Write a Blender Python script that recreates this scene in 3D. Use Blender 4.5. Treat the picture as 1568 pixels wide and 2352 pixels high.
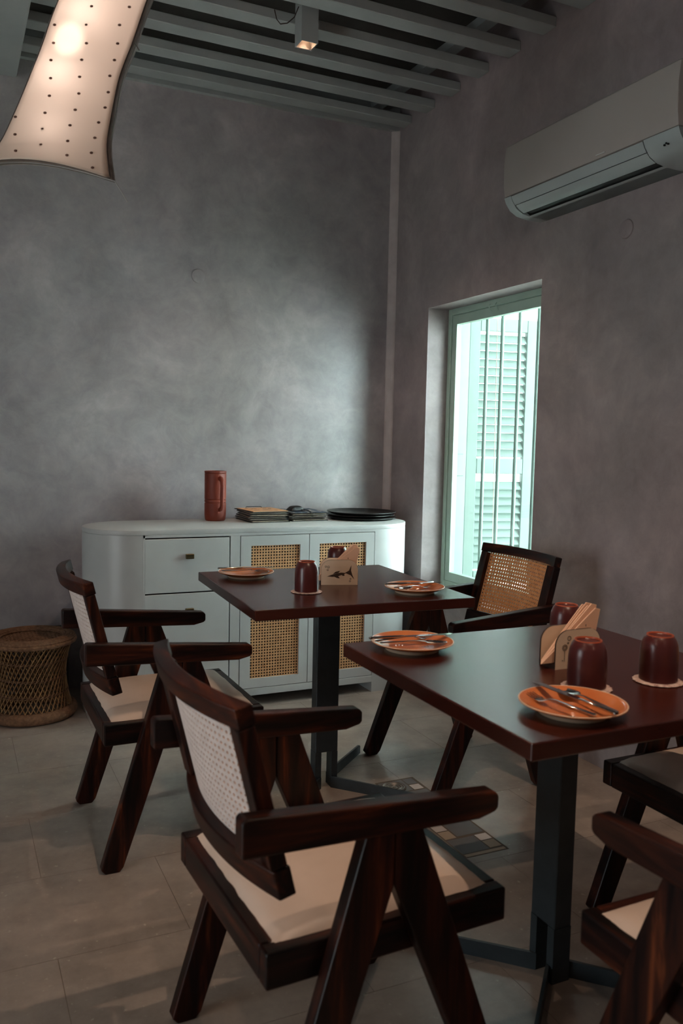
import bpy, bmesh, math, random
from mathutils import Vector, Matrix, noise

for o in list(bpy.data.objects):
    bpy.data.objects.remove(o)
S = bpy.context.scene
COL = S.collection
R = math.radians
random.seed(7)

# ------------------------------------------------------------------ camera
cam_d = bpy.data.cameras.new('camera')
cam = bpy.data.objects.new('camera', cam_d)
COL.objects.link(cam)
S.camera = cam
Rv = Vector((0.90623564, -0.42223919, 0.02123774))
Uv = Vector((0.01658586, 0.08570346, 0.99618263))
Fv = Vector((0.42244749, 0.90242395, -0.08467073))
M = Matrix.Identity(4)
for i in range(3):
    M[i][0], M[i][1], M[i][2] = Rv[i], Uv[i], -Fv[i]
M[0][3], M[1][3], M[2][3] = -2.30904, -4.30208, 1.26498
cam.matrix_world = M
cam_d.sensor_width = 36.0
cam_d.sensor_fit = 'AUTO'
cam_d.lens = 1928.876 / 2352 * 36.0
cam_d.clip_start = 0.02
cam_d.dof.use_dof = True
cam_d.dof.focus_distance = 3.3
cam_d.dof.aperture_fstop = 4.5

# ------------------------------------------------------------------ world / exposure
W = bpy.data.worlds.new('overcast_sky')
S.world = W
W.use_nodes = True
bg = W.node_tree.nodes['Background']
bg.inputs['Color'].default_value = (0.88, 0.96, 1.0, 1)
bg.inputs['Strength'].default_value = 5.2
S.cycles.sample_clamp_indirect = 60.0
S.cycles.max_bounces = 4
S.cycles.diffuse_bounces = 3
S.cycles.glossy_bounces = 2
S.cycles.transmission_bounces = 2
S.cycles.transparent_max_bounces = 8
S.cycles.adaptive_threshold = 0.06
S.view_settings.view_transform = 'Standard'
S.view_settings.look = 'None'
S.view_settings.gamma = 1.0
S.view_settings.use_curve_mapping = False
S.view_settings.exposure = 0.14


def light(name, kind, loc, energy, color, size=0.1, rot=None, portal=False, size_y=None, spot=None, blend=0.5):
    d = bpy.data.lights.new(name, kind)
    d.energy = energy
    d.color = color
    if kind == 'AREA':
        d.shape = 'RECTANGLE'
        d.size = size
        d.size_y = size_y or size
        d.cycles.is_portal = portal
    elif kind == 'SPOT':
        d.shadow_soft_size = size
        d.spot_size = spot
        d.spot_blend = blend
    else:
        d.shadow_soft_size = size
    o = bpy.data.objects.new(name, d)
    COL.objects.link(o)
    o.location = loc
    if rot:
        o.rotation_euler = rot
    return o


# sky portals: the window in view, and an unseen side doorway added for fill light
light('portal_window', 'AREA', (0.30, -0.87, 1.23), 1, (1, 1, 1), 1.5, (0, R(90), 0), True, 0.96)
light('portal_fill_doorway', 'AREA', (-4.75, -2.95, 1.1), 1, (1, 1, 1), 2.2, (0, R(-90), 0), True, 1.1)
# the sun stands behind this house and lights the house fronts added across the lane as bounce
sun = light('sun', 'SUN', (0, 0, 8), 128.0, (.84, .96, 1.0), 0.02)
sun.data.angle = R(1.0)
sun.rotation_euler = Vector((.48, -.66, -.58)).to_track_quat('-Z', 'Y').to_euler()

# ------------------------------------------------------------------ materials
def s2l(c):
    return tuple(((x / 255) / 12.92 if x / 255 <= 0.04045 else ((x / 255 + 0.055) / 1.055) ** 2.4) for x in c)


def newmat(name):
    m = bpy.data.materials.new(name)
    m.use_nodes = True
    nt = m.node_tree
    return m, nt, nt.nodes['Principled BSDF']


def node(nt, t, **kw):
    n = nt.nodes.new(t)
    for k, v in kw.items():
        if k in n.inputs:
            n.inputs[k].default_value = v
        else:
            setattr(n, k, v)
    return n


def mixed(name, cols, scale=(1, 1, 1), nscale=5.0, detail=3.0, rough=0.5, bump=0.0, bscale=None, stops=None,
          distort=0.0, metal=0.0, spec=0.5, coat=0.0, coords='Object', rough_var=0.0, nrough=0.6):
    """noise-driven colour ramp on object coordinates, with optional fine bump"""
    m, nt, b = newmat(name)
    tc = node(nt, 'ShaderNodeTexCoord')
    mp = node(nt, 'ShaderNodeMapping')
    mp.inputs['Scale'].default_value = scale
    nt.links.new(tc.outputs[coords], mp.inputs['Vector'])
    n = node(nt, 'ShaderNodeTexNoise')
    n.inputs['Scale'].default_value = nscale
    n.inputs['Detail'].default_value = detail
    n.inputs['Roughness'].default_value = nrough
    n.inputs['Distortion'].default_value = distort
    nt.links.new(mp.outputs[0], n.inputs['Vector'])
    r = node(nt, 'ShaderNodeValToRGB')
    stops = stops or [0.3 + 0.4 * i / max(1, len(cols) - 1) for i in range(len(cols))]
    el = r.color_ramp.elements
    while len(el) < len(cols):
        el.new(0.5)
    for e, s, c in zip(el, stops, cols):
        e.position = s
        e.color = (*s2l(c), 1)
    nt.links.new(n.outputs['Fac'], r.inputs['Fac'])
    nt.links.new(r.outputs[0], b.inputs['Base Color'])
    b.inputs['Roughness'].default_value = rough
    b.inputs['Metallic'].default_value = metal
    b.inputs['Specular IOR Level'].default_value = spec
    b.inputs['Coat Weight'].default_value = coat
    b.inputs['Coat Roughness'].default_value = 0.15
    if rough_var:
        mr = node(nt, 'ShaderNodeMapRange')
        mr.inputs['To Min'].default_value = rough - rough_var
        mr.inputs['To Max'].default_value = rough + rough_var
        nt.links.new(n.outputs['Fac'], mr.inputs['Value'])
        nt.links.new(mr.outputs[0], b.inputs['Roughness'])
    if bump:
        n2 = node(nt, 'ShaderNodeTexNoise')
        n2.inputs['Scale'].default_value = bscale or nscale * 4
        n2.inputs['Detail'].default_value = 4
        nt.links.new(mp.outputs[0], n2.inputs['Vector'])
        bp = node(nt, 'ShaderNodeBump')
        bp.inputs['Strength'].default_value = bump
        bp.inputs['Distance'].default_value = 0.01
        nt.links.new(n2.outputs['Fac'], bp.inputs['Height'])
        nt.links.new(bp.outputs[0], b.inputs['Normal'])
    return m


def plain(name, col, rough=0.5, metal=0.0, spec=0.5, coat=0.0, emit=None, estr=0.0):
    m, nt, b = newmat(name)
    b.inputs['Base Color'].default_value = (*s2l(col), 1)
    b.inputs['Roughness'].default_value = rough
    b.inputs['Metallic'].default_value = metal
    b.inputs['Specular IOR Level'].default_value = spec
    b.inputs['Coat Weight'].default_value = coat
    if emit:
        b.inputs['Emission Color'].default_value = (*s2l(emit), 1)
        b.inputs['Emission Strength'].default_value = estr
    return m


def plaster_mat(name, c1, c2, c3, rough=0.42):
    """trowelled cement plaster: broad clouds, warm and violet stains, swirling trowel marks"""
    m, nt, b = newmat(name)
    tc = node(nt, 'ShaderNodeTexCoord')
    big = node(nt, 'ShaderNodeTexNoise')
    big.inputs['Scale'].default_value = 2.3
    big.inputs['Detail'].default_value = 6
    big.inputs['Roughness'].default_value = 0.68
    big.inputs['Distortion'].default_value = 0.35
    nt.links.new(tc.outputs['Object'], big.inputs['Vector'])
    r1 = node(nt, 'ShaderNodeValToRGB')
    el = r1.color_ramp.elements
    el.new(0.5)
    for e, p, c in zip(el, (0.33, 0.5, 0.67), (c1, c2, c3)):
        e.position = p
        e.color = (*s2l(c), 1)
    nt.links.new(big.outputs['Fac'], r1.inputs['Fac'])
    sm = node(nt, 'ShaderNodeTexNoise')
    sm.inputs['Scale'].default_value = 10
    sm.inputs['Detail'].default_value = 5
    sm.inputs['Roughness'].default_value = 0.7
    sm.inputs['Distortion'].default_value = 0.7
    nt.links.new(tc.outputs['Object'], sm.inputs['Vector'])
    r2 = node(nt, 'ShaderNodeValToRGB')
    for e, p, c in zip(r2.color_ramp.elements, (0.3, 0.72), ((104, 101, 105), (156, 153, 150))):
        e.position = p
        e.color = (*s2l(c), 1)
    nt.links.new(sm.outputs['Fac'], r2.inputs['Fac'])
    mx = node(nt, 'ShaderNodeMix', data_type='RGBA', blend_type='OVERLAY')
    mx.inputs[0].default_value = 0.55
    nt.links.new(r1.outputs[0], mx.inputs[6])
    nt.links.new(r2.outputs[0], mx.inputs[7])
    tint = node(nt, 'ShaderNodeTexNoise')
    tint.inputs['Scale'].default_value = 0.9
    tint.inputs['Detail'].default_value = 2
    nt.links.new(tc.outputs['Object'], tint.inputs['Vector'])
    r3 = node(nt, 'ShaderNodeValToRGB')
    for e, p, c in zip(r3.color_ramp.elements, (0.38, 0.62), ((238, 229, 236), (233, 232, 235))):
        e.position = p
        e.color = (*s2l(c), 1)
    nt.links.new(tint.outputs['Fac'], r3.inputs['Fac'])
    m2 = node(nt, 'ShaderNodeMix', data_type='RGBA', blend_type='MULTIPLY')
    m2.inputs[0].default_value = 1.0
    nt.links.new(mx.outputs[2], m2.inputs[6])
    nt.links.new(r3.outputs[0], m2.inputs[7])
    g = node(nt, 'ShaderNodeGamma')
    g.inputs['Gamma'].default_value = 0.78
    nt.links.new(m2.outputs[2], g.inputs['Color'])
    nt.links.new(g.outputs[0], b.inputs['Base Color'])
    mr = node(nt, 'ShaderNodeMapRange')
    mr.inputs['To Min'].default_value = rough - 0.1
    mr.inputs['To Max'].default_value = rough + 0.18
    nt.links.new(sm.outputs['Fac'], mr.inputs['Value'])
    nt.links.new(mr.outputs[0], b.inputs['Roughness'])
    bp = node(nt, 'ShaderNodeBump')
    bp.inputs['Strength'].default_value = 0.25
    bp.inputs['Distance'].default_value = 0.006
    nt.links.new(sm.outputs['Fac'], bp.inputs['Height'])
    nt.links.new(bp.outputs[0], b.inputs['Normal'])
    return m


def wood_mat(name, axis, cols, rough=0.38, nscale=26, stretch=14, coat=0.0, spec=0.5, bump=0.0, stops=None, rv=.08):
    sc = [1, 1, 1]
    sc['xyz'.index(axis)] = 1.0 / stretch
    return mixed(name, cols, scale=tuple(sc), nscale=nscale, detail=5, rough=rough, bump=bump, bscale=60,
                 distort=0.5, stops=stops, rough_var=rv, coat=coat, spec=spec)


M_ = {}
M_['plaster'] = plaster_mat('plaster_grey', (158, 157, 158), (180, 179, 178), (200, 199, 198), 0.30)
M_['plaster_r'] = plaster_mat('plaster_brown_grey', (134, 125, 124), (156, 146, 144), (178, 167, 164), 0.5)
M_['plaster_trim'] = mixed('plaster_bead', [(170, 158, 156), (188, 178, 176)], nscale=9, rough=0.5)
M_['slab'] = mixed('kota_stone', [(124, 114, 106), (153, 141, 131), (172, 159, 147)], nscale=3.2, detail=6, rough=0.31,
                   stops=[0.3, 0.52, 0.72], nrough=0.72, rough_var=0.0)
_nt = M_['slab'].node_tree
_b = _nt.nodes['Principled BSDF']
_src = _b.inputs['Base Color'].links[0].from_socket
_sp = node(_nt, 'ShaderNodeTexNoise')
_sp.inputs['Scale'].default_value = 55
_sp.inputs['Detail'].default_value = 3
_tc = node(_nt, 'ShaderNodeTexCoord')
_nt.links.new(_tc.outputs['Object'], _sp.inputs['Vector'])
_rp = node(_nt, 'ShaderNodeValToRGB')
for _e, _p, _c in zip(_rp.color_ramp.elements, (.66, .74), ((0, 0, 0), (255, 255, 255))):
    _e.position = _p
    _e.color = (*s2l(_c), 1)
_nt.links.new(_sp.outputs['Fac'], _rp.inputs['Fac'])
_mx = node(_nt, 'ShaderNodeMix', data_type='RGBA')
_nt.links.new(_rp.outputs[0], _mx.inputs[0])
_nt.links.new(_src, _mx.inputs[6])
_mx.inputs[7].default_value = (*s2l((176, 166, 154)), 1)
_nt.links.new(_mx.outputs[2], _b.inputs['Base Color'])
M_['grout'] = plain('grout', (104, 92, 80), 0.8)
M_['ceil_paint'] = mixed('ceiling_grey_paint', [(150, 155, 155), (164, 168, 167)], nscale=4, rough=0.55)
M_['ceil_board'] = mixed('ceiling_board', [(66, 65, 62), (84, 82, 79)], nscale=4, rough=0.7)
WC = [(11, 7, 7), (30, 13, 10), (58, 25, 14), (110, 56, 29)]
WS = [0.34, 0.47, 0.60, 0.76]


def wm(n, ax):
    m = wood_mat(n, ax, WC, rough=0.40, nscale=32, stretch=10, stops=WS, spec=.24)
    return m


M_['wood_x'] = wm('rosewood_x', 'x')
M_['wood_y'] = wm('rosewood_y', 'y')
M_['wood_z'] = wm('rosewood_z', 'z')
M_['wood_end'] = mixed('rosewood_end_grain', [(18, 14, 14), (34, 22, 18)], nscale=40, rough=0.5)
M_['top'] = wood_mat('mahogany_veneer', 'x', [(56, 23, 17), (64, 26, 19), (72, 30, 21)], rough=0.27, nscale=5, stretch=3, bump=0.0, rv=0.0)
M_['steel'] = mixed('charcoal_steel', [(46, 54, 58), (60, 68, 72)], nscale=12, rough=0.42, metal=0.25)
M_['cream_vinyl'] = mixed('cream_vinyl', [(196, 176, 160), (206, 188, 174)], nscale=7, rough=0.4, bump=0.08, bscale=30)
M_['cane_c'] = mixed('chair_cane', [(192, 128, 78), (216, 156, 102)], nscale=60, rough=0.55)
M_['cane_p'] = mixed('pale_cane', [(206, 190, 182), (222, 206, 198)], nscale=60, rough=0.6)
M_['cane_d'] = mixed('door_cane', [(198, 146, 100), (218, 172, 124)], nscale=60, rough=0.55)
M_['white'] = mixed('white_paint', [(186, 189, 188), (198, 200, 198)], nscale=3, rough=0.34)
M_['gap_shade'] = plain('painted_shade', (18, 18, 18), 0.8)  # near-black tone stands in for shade behind and between the sideboard fronts
M_['brass'] = plain('aged_brass', (92, 84, 60), 0.4, 0.8)
M_['mint'] = mixed('mint_paint', [(114, 132, 125), (122, 140, 133)], nscale=5, rough=0.45)
M_['mint_f'] = mixed('sage_frame_paint', [(158, 182, 168), (170, 194, 180)], nscale=5, rough=0.45)
M_['terra'] = mixed('terracotta', [(112, 44, 28), (138, 56, 34)], nscale=6, rough=0.55)
M_['plate_o'] = mixed('orange_glaze', [(196, 108, 58), (212, 130, 80)], nscale=9, rough=0.18, coat=0.3)
M_['plate_c'] = plain('cream_glaze', (226, 200, 170), 0.3)
M_['cup'] = mixed('oxblood_glaze', [(76, 34, 33), (90, 40, 37)], nscale=7, rough=0.3, coat=0.15)
M_['cup_rim'] = plain('rust_glaze', (176, 84, 52), 0.3)
M_['coaster'] = mixed('crochet_coaster', [(120, 50, 46), (196, 170, 160), (214, 198, 186)], nscale=90, rough=0.8)
M_['chrome'] = plain('polished_steel', (210, 208, 204), 0.1, 1.0)
M_['birch'] = mixed('birch_ply', [(226, 202, 174), (234, 212, 186)], scale=(0.3, 1, 1), nscale=30, rough=0.5)
M_['burnt'] = plain('burnt_edge', (52, 34, 24), 0.6)
M_['napkin'] = plain('kraft_napkin', (236, 192, 160), 0.75)
M_['black'] = plain('black_plastic', (22, 22, 23), 0.42)
M_['board'] = mixed('menu_board', [(46, 46, 47), (66, 66, 66)], nscale=9, rough=0.6)
M_['paper_t'] = plain('tan_paper', (212, 158, 112), 0.7)
M_['paper_b'] = mixed('printed_blue_paper', [(40, 56, 78), (60, 78, 98), (190, 176, 164)], nscale=30, rough=0.6, stops=[.4, .55, .66])
M_['paper_w'] = plain('menu_paper', (196, 180, 158), 0.7)
M_['ac'] = plain('ac_plastic', (160, 154, 149), 0.4)
M_['ac_flap'] = plain('ac_flap', (158, 168, 168), 0.3)
M_['wick'] = mixed('cane_stick', [(112, 82, 52), (142, 106, 68), (162, 126, 80)], nscale=24, rough=0.6)
M_['wick_d'] = mixed('grass_rope', [(104, 74, 52), (140, 104, 76)], nscale=70, rough=0.85, bump=0.5, bscale=160)
M_['tile_g'] = mixed('grey_cement_tile', [(98, 97, 98), (110, 108, 108)], nscale=9, rough=0.5)
M_['tile_w'] = mixed('white_marble_tile', [(196, 184, 176), (210, 200, 194)], nscale=9, rough=0.4)
M_['tile_b'] = mixed('beige_stone_tile', [(168, 146, 122), (184, 164, 140)], nscale=9, rough=0.5)
M_['drain'] = mixed('drain_steel', [(120, 110, 104), (150, 140, 132)], nscale=20, rough=0.35, metal=0.7)
M_['dark_box'] = plain('dark_box', (40, 40, 42), 0.6)
M_['wire'] = plain('grey_wire', (150, 146, 142), 0.5)
M_['rim'] = mixed('lamp_rim_hide', [(104, 92, 84), (140, 126, 116)], nscale=30, rough=0.6)
M_['knot'] = plain('brown_knot', (92, 58, 44), 0.8)
M_['facade'] = mixed('lime_white', [(214, 216, 214), (226, 228, 226)], nscale=2, rough=0.9)
M_['facade_b'] = mixed('grey_render', [(184, 188, 188), (196, 200, 200)], nscale=2, rough=0.9)
M_['ground'] = mixed('outside_paving', [(120, 116, 110), (138, 134, 128)], nscale=2, rough=0.8)
M_['lamp_lens'] = plain('lamp_lens', (255, 230, 210), 0.5, emit=(255, 214, 176), estr=45)
M_['ink'] = plain('burnt_ink', (66, 48, 34), 0.7)
M_['cord'] = plain('pale_cord', (226, 196, 186), 0.7)

# lamp membrane: thin hide that glows because the bulbs inside shine through it
m, nt, b = newmat('parchment_shade')
out = nt.nodes['Material Output']
tr = node(nt, 'ShaderNodeBsdfTranslucent')
tr.inputs['Color'].default_value = (0.93, 0.87, 0.83, 1)
b.inputs['Base Color'].default_value = (*s2l((226, 204, 186)), 1)
b.inputs['Roughness'].default_value = 0.3
mx = node(nt, 'ShaderNodeMixShader')
mx.inputs[0].default_value = 0.62
nt.links.new(b.outputs[0], mx.inputs[1])
nt.links.new(tr.outputs[0], mx.inputs[2])
nt.links.new(mx.outputs[0], out.inputs['Surface'])
M_['shade'] = m

# clear pane
m, nt, b = newmat('window_glass')
out = nt.nodes['Material Output']
t = node(nt, 'ShaderNodeBsdfTransparent')
t.inputs['Color'].default_value = (0.93, 0.98, 0.96, 1)
gl = node(nt, 'ShaderNodeBsdfGlossy')
gl.inputs['Roughness'].default_value = 0.02
mx = node(nt, 'ShaderNodeMixShader')
mx.inputs[0].default_value = 0.04
nt.links.new(t.outputs[0], mx.inputs[1])
nt.links.new(gl.outputs[0], mx.inputs[2])
nt.links.new(mx.outputs[0], out.inputs['Surface'])
M_['glass'] = m


# ------------------------------------------------------------------ mesh helpers
class MB:
    def __init__(self):
        self.bm = bmesh.new()

    def _add(self, vs, fs):
        bv = [self.bm.verts.new(v) for v in vs]
        for f in fs:
            try:
                self.bm.faces.new([bv[i] for i in f])
            except ValueError:
                pass
        return self

    def box(self, x0, x1, y0, y1, z0, z1, rot=None):
        vs = [Vector((x, y, z)) for z in (z0, z1) for y in (y0, y1) for x in (x0, x1)]
        if rot is not None:
            vs = [rot @ v for v in vs]
        return self._add(vs, [(0, 2, 3, 1), (4, 5, 7, 6), (0, 1, 5, 4), (2, 6, 7, 3), (0, 4, 6, 2), (1, 3, 7, 5)])

    def prism(self, poly, axis, a, b, rot=None):
        """poly: 2-D points in the plane normal to axis (x: (y,z), y: (x,z), z: (x,y))"""
        def mk(p, t):
            v = {'x': (t, p[0], p[1]), 'y': (p[0], t, p[1]), 'z': (p[0], p[1], t)}[axis]
            v = Vector(v)
            return rot @ v if rot is not None else v
        n = len(poly)
        vs = [mk(p, a) for p in poly] + [mk(p, b) for p in poly]
        fs = [tuple(range(n))[::-1], tuple(range(n, 2 * n))] + [(i, (i + 1) % n, n + (i + 1) % n, n + i) for i in range(n)]
        return self._add(vs, fs)

    def lathe(self, prof, seg=40, at=(0, 0, 0), cap=False, wob=None):
        vs, fs = [], []
        m = len(prof)
        for j in range(seg):
            a = 2 * math.pi * j / seg
            k = wob(a) if wob else 1
            for r, z in prof:
                vs.append((at[0] + r * k * math.cos(a), at[1] + r * k * math.sin(a), at[2] + z))
        for j in range(seg):
            q = (j + 1) % seg
            for i in range(m - 1):
                fs.append((j * m + i, q * m + i, q * m + i + 1, j * m + i + 1))
        self._add(vs, fs)
        bmesh.ops.remove_doubles(self.bm, verts=self.bm.verts, dist=1e-6)
        return self

    def tube(self, pts, r, seg=8, closed=False, flat=1.0, up=None):
        pts = [Vector(p) for p in pts]
        n = len(pts)
        rr = r if isinstance(r, (list, tuple)) else [r] * n
        vs, fs = [], []
        prev = None
        for i in range(n):
            if closed:
                t = pts[(i + 1) % n] - pts[i - 1]
            else:
                t = pts[min(i + 1, n - 1)] - pts[max(i - 1, 0)]
            t.normalize()
            if up is not None:
                u = Vector(up) - t * t.dot(Vector(up))
            elif prev is None:
                u = t.orthogonal()
            else:
                u = prev - t * prev.dot(t)
            u.normalize()
            prev = u
            w = t.cross(u)
            for j in range(seg):
                a = 2 * math.pi * j / seg
                vs.append(pts[i] + (u * math.cos(a) * flat + w * math.sin(a)) * rr[i])
        last = n if closed else n - 1
        for i in range(last):
            k = (i + 1) % n
            for j in range(seg):
                q = (j + 1) % seg
                fs.append((i * seg + j, i * seg + q, k * seg + q, k * seg + j))
        if not closed:
            fs.append(tuple(range(seg))[::-1])
            fs.append(tuple(range((n - 1) * seg, n * seg)))
        return self._add(vs, fs)

    def grid(self, f, nu, nv):
        vs = [f(i / nu, j / nv) for j in range(nv + 1) for i in range(nu + 1)]
        fs = [(j * (nu + 1) + i, j * (nu + 1) + i + 1, (j + 1) * (nu + 1) + i + 1, (j + 1) * (nu + 1) + i)
              for j in range(nv) for i in range(nu)]
        return self._add(vs, fs)

    def bevel(self, w, seg=2, ang=30):
        bmesh.ops.recalc_face_normals(self.bm, faces=self.bm.faces)
        es = [e for e in self.bm.edges if len(e.link_faces) == 2 and e.calc_face_angle(0) > R(ang)]
        bmesh.ops.bevel(self.bm, geom=es, offset=w, segments=seg, profile=0.5, affect='EDGES', clamp_overlap=True)
        return self

    def mesh(self, name, mat, smooth=35):
        bmesh.ops.recalc_face_normals(self.bm, faces=self.bm.faces)
        me = bpy.data.meshes.new(name)
        self.bm.to_mesh(me)
        self.bm.free()
        for mm in (mat if isinstance(mat, (list, tuple)) else [mat]):
            me.materials.append(M_[mm])
        if smooth:
            me.shade_smooth()
            me.set_sharp_from_angle(angle=R(smooth))
        return me

    def build(self, name, mat, parent=None, smooth=35):
        return obj(name, self.mesh(name, mat, smooth), parent)


def obj(name, me, parent=None):
    o = bpy.data.objects.new(name, me)
    COL.objects.link(o)
    o.parent = parent
    return o


def tag(o, label, cat, group=None):
    o['label'] = label
    o['category'] = cat
    if group:
        o['group'] = group
    return o


def thing(name, label, cat, loc=(0, 0, 0), rz=0.0, group=None):
    o = bpy.data.objects.new(name, None)
    COL.objects.link(o)
    o.empty_display_size = 0.05
    o.location = loc
    o.rotation_euler = (0, 0, rz)
    return tag(o, label, cat, group)


def structure(o):
    o['kind'] = 'structure'
    return o


def copy_tree(o, parent=None):
    c = o.copy()
    COL.objects.link(c)
    c.parent = parent
    for ch in list(o.children):
        copy_tree(ch, c)
    return c


def cane_mesh(name, mat, f, w, h, nx, ny, hole=0.30):
    """open cane webbing: a sheet pierced by one eight-sided hole per cell"""
    bm = bmesh.new()
    cv = {}
    for j in range(ny + 1):
        for i in range(nx + 1):
            cv[i, j] = bm.verts.new(f(w * (i / nx - 0.5), h * j / ny))
    k = hole
    q = k * 0.45
    octo = [(-q, -k), (q, -k), (k, -q), (k, q), (q, k), (-q, k), (-k, q), (-k, -q)]
    cw, chh = w / nx, h / ny
    for j in range(ny):
        for i in range(nx):
            ov = [bm.verts.new(f(w * ((i + .5 + a) / nx - 0.5), h * (j + .5 + b_) / ny)) for a, b_ in octo]
            c = [cv[i, j], cv[i + 1, j], cv[i + 1, j + 1], cv[i, j + 1]]
            for e in range(4):
                bm.faces.new((c[e], c[(e + 1) % 4], ov[2 * e + 1], ov[2 * e]))
                bm.faces.new((c[(e + 1) % 4], ov[(2 * e + 2) % 8], ov[2 * e + 1]))
    me = bpy.data.meshes.new(name)
    bm.to_mesh(me)
    bm.free()
    me.materials.append(M_[mat])
    return me


def solid(o, t):
    m = o.modifiers.new('thickness', 'SOLIDIFY')
    m.thickness = t
    m.offset = 0
    return o


# ================================================================== THE ROOM
# corner of the two plaster walls at the origin; back wall y = 0, right wall x = 0
XL, YF, ZC, ZT = -4.6, -5.8, 2.99, 3.19
structure(MB().box(XL - .2, .25, 0, .2, -.05, 3.3).build('wall_back', 'plaster', smooth=0))
WY0, WY1, WZ0, WZ1 = -1.34, -0.40, 0.487, 1.972
mb = MB()
mb.box(0, .25, WY1, 0.0, -.05, 3.3).box(0, .25, YF, WY0, -.05, 3.3)
mb.box(0, .25, WY0, WY1, -.05, WZ0).box(0, .25, WY0, WY1, WZ1, 3.3)
structure(mb.build('wall_right', 'plaster_r', smooth=0))
mb = MB()
mb.box(XL - .2, XL, YF - .2, -3.5, -.05, 3.3).box(XL - .2, XL, -2.4, 0, -.05, 3.3).box(XL - .2, XL, -3.5, -2.4, 2.2, 3.3)  # the opening is an unseen doorway added to let in fill light
structure(mb.build('wall_left', 'plaster', smooth=0))
structure(MB().box(XL, .28, YF - .2, YF, -.05, 3.3).build('wall_front', 'plaster', smooth=0))
structure(MB().box(-6.9, XL - .2, -5.0, 2.6, 2.45, 2.55).build('sun_block_roof', 'ceil_board', smooth=0))  # unseen roof added to keep direct sun out of the side doorway
structure(MB().box(XL - .2, .28, YF - .2, .2, 3.3, 3.4).build('roof', 'ceil_board', smooth=0))
# rounded bead of plaster down the corner
mb = MB()
mb.prism([(-.036, 0), (-.033, -.008), (-.024, -.016), (-.016, -.024), (-.008, -.033), (0, -.036), (0, 0)], 'z', 0, ZC)
structure(mb.build('trim_1', 'plaster_trim'))

# floor: grout bed with separate stone slabs
fl = structure(MB().box(XL, 0, YF, 0, -.05, -.0012).build('floor', 'grout', smooth=0))
RH, SW = 0.41, 0.65
row = 0
y1 = -2.27 + RH * 6
rows = []
while y1 > YF:
    rows.append((max(YF, y1 - RH), min(0.0, y1), row))
    y1 -= RH
    row += 1
for ya, yb, k in rows:
    if yb <= ya + .01:
        continue
    x = -2.09 + SW * 4 + (0.325 if k % 2 else 0)
    while x > XL:
        xa, xb = max(XL, x - SW), min(0.0, x)
        x -= SW
        if xb - xa < .02:
            continue
        g = 0.0006
        mb = MB().box(xa + g, xb - g, ya + g, yb - g, -.02, 0)
        mb.build('slab', 'slab', fl, smooth=0)
# inlaid strip of small tiles, and the drain
def inlay(x0, x1, ya, yb, mat):
    g = .0015
    MB().box(x0 + g, x1 - g, ya + g, yb - g, -.01, .0012).build('inlay_tile', mat, fl, smooth=0)
MB().box(-.897, -.737, -2.236, -1.628, -.01, .0006).build('inlay_bed', 'grout', fl, smooth=0)
inlay(-.893, -.791, -2.213, -2.118, 'tile_g'); inlay(-.789, -.743, -2.158, -2.116, 'tile_w'); inlay(-.789, -.743, -2.209, -2.160, 'tile_b')
inlay(-.845, -.743, -2.107, -2.018, 'tile_g'); inlay(-.893, -.849, -2.056, -2.014, 'tile_w'); inlay(-.893, -.849, -2.112, -2.060, 'tile_b')
inlay(-.893, -.791, -2.012, -1.915, 'tile_g'); inlay(-.789, -.743, -1.962, -1.918, 'tile_w'); inlay(-.789, -.743, -2.012, -1.966, 'tile_b')
inlay(-.845, -.743, -1.910, -1.820, 'tile_g'); inlay(-.893, -.849, -1.862, -1.820, 'tile_w'); inlay(-.893, -.849, -1.910, -1.866, 'tile_b')
inlay(-.893, -.743, -1.816, -1.740, 'tile_g'); inlay(-.789, -.747, -1.734, -1.690, 'tile_w'); inlay(-.789, -.747, -1.686, -1.636, 'tile_g')
inlay(-.893, -.791, -1.736, -1.636, 'tile_g')
inlay(-.893, -.743, -2.233, -2.216, 'tile_b')
dr = thing('floor_drain', 'small round metal floor drain with rings beside the far table base', 'drain', (-.848, -1.69, .0014))
MB().lathe([(0, .001), (.041, .001), (.044, .003), (.044, 0), (.0, 0)], 36).build('plate', 'drain', dr)
for r_ in (.036, .027, .017):
    MB().lathe([(r_, .001), (r_ + .002, .0035), (r_ - .002, .0035), (r_ - .004, .001)], 36).build('ring', 'drain', dr)
MB().lathe([(0, .004), (.006, .003), (.007, .001)], 20).build('cap', 'drain', dr)

# ceiling: boards on joists, one girder across them
structure(MB().box(XL, .28, YF, .2, ZT, 3.28).build('ceiling', 'ceil_board', smooth=0))
structure(MB().box(XL, 0, -.03, 0, ZC, ZT).build('trim_2', 'ceil_paint', smooth=0))
jm = None
ys = [-.165 - .2405 * i for i in range(24)]
order = ['nearest'] + '''second third fourth fifth sixth seventh eighth ninth tenth eleventh twelfth thirteenth fourteenth fifteenth
sixteenth seventeenth eighteenth nineteenth twentieth twenty-first twenty-second twenty-third twenty-fourth'''.split()
for i, y in enumerate(ys):
    if jm is None:
        jm = MB().box(XL, 0, 0, .085, 0, .042).bevel(.003, 1).mesh('ceiling_joist', 'ceil_paint', 0)
    o = obj('ceiling_joist', jm)
    o.location = (0, y, ZC)
    tag(o, 'grey painted ceiling joist, ' + ('nearest the back wall' if i == 0 else order[i] + ' from the back wall'), 'joist', 'grey ceiling joists')
mb = MB().box(-2.17, -1.997, YF, 0, 2.90, ZC)
tag(mb.bevel(.006, 1).build('ceiling_girder', 'ceil_paint', smooth=0),
    'grey painted girder crossing under the ceiling joists beside the hide lantern', 'beam')
tag(MB().box(-.185, -.125, YF, -.03, ZC + .09, ZC + .13).build('ceiling_batten', 'ceil_paint', smooth=0),
    'long grey batten lying across the ceiling joists beside the right wall', 'batten')
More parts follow.
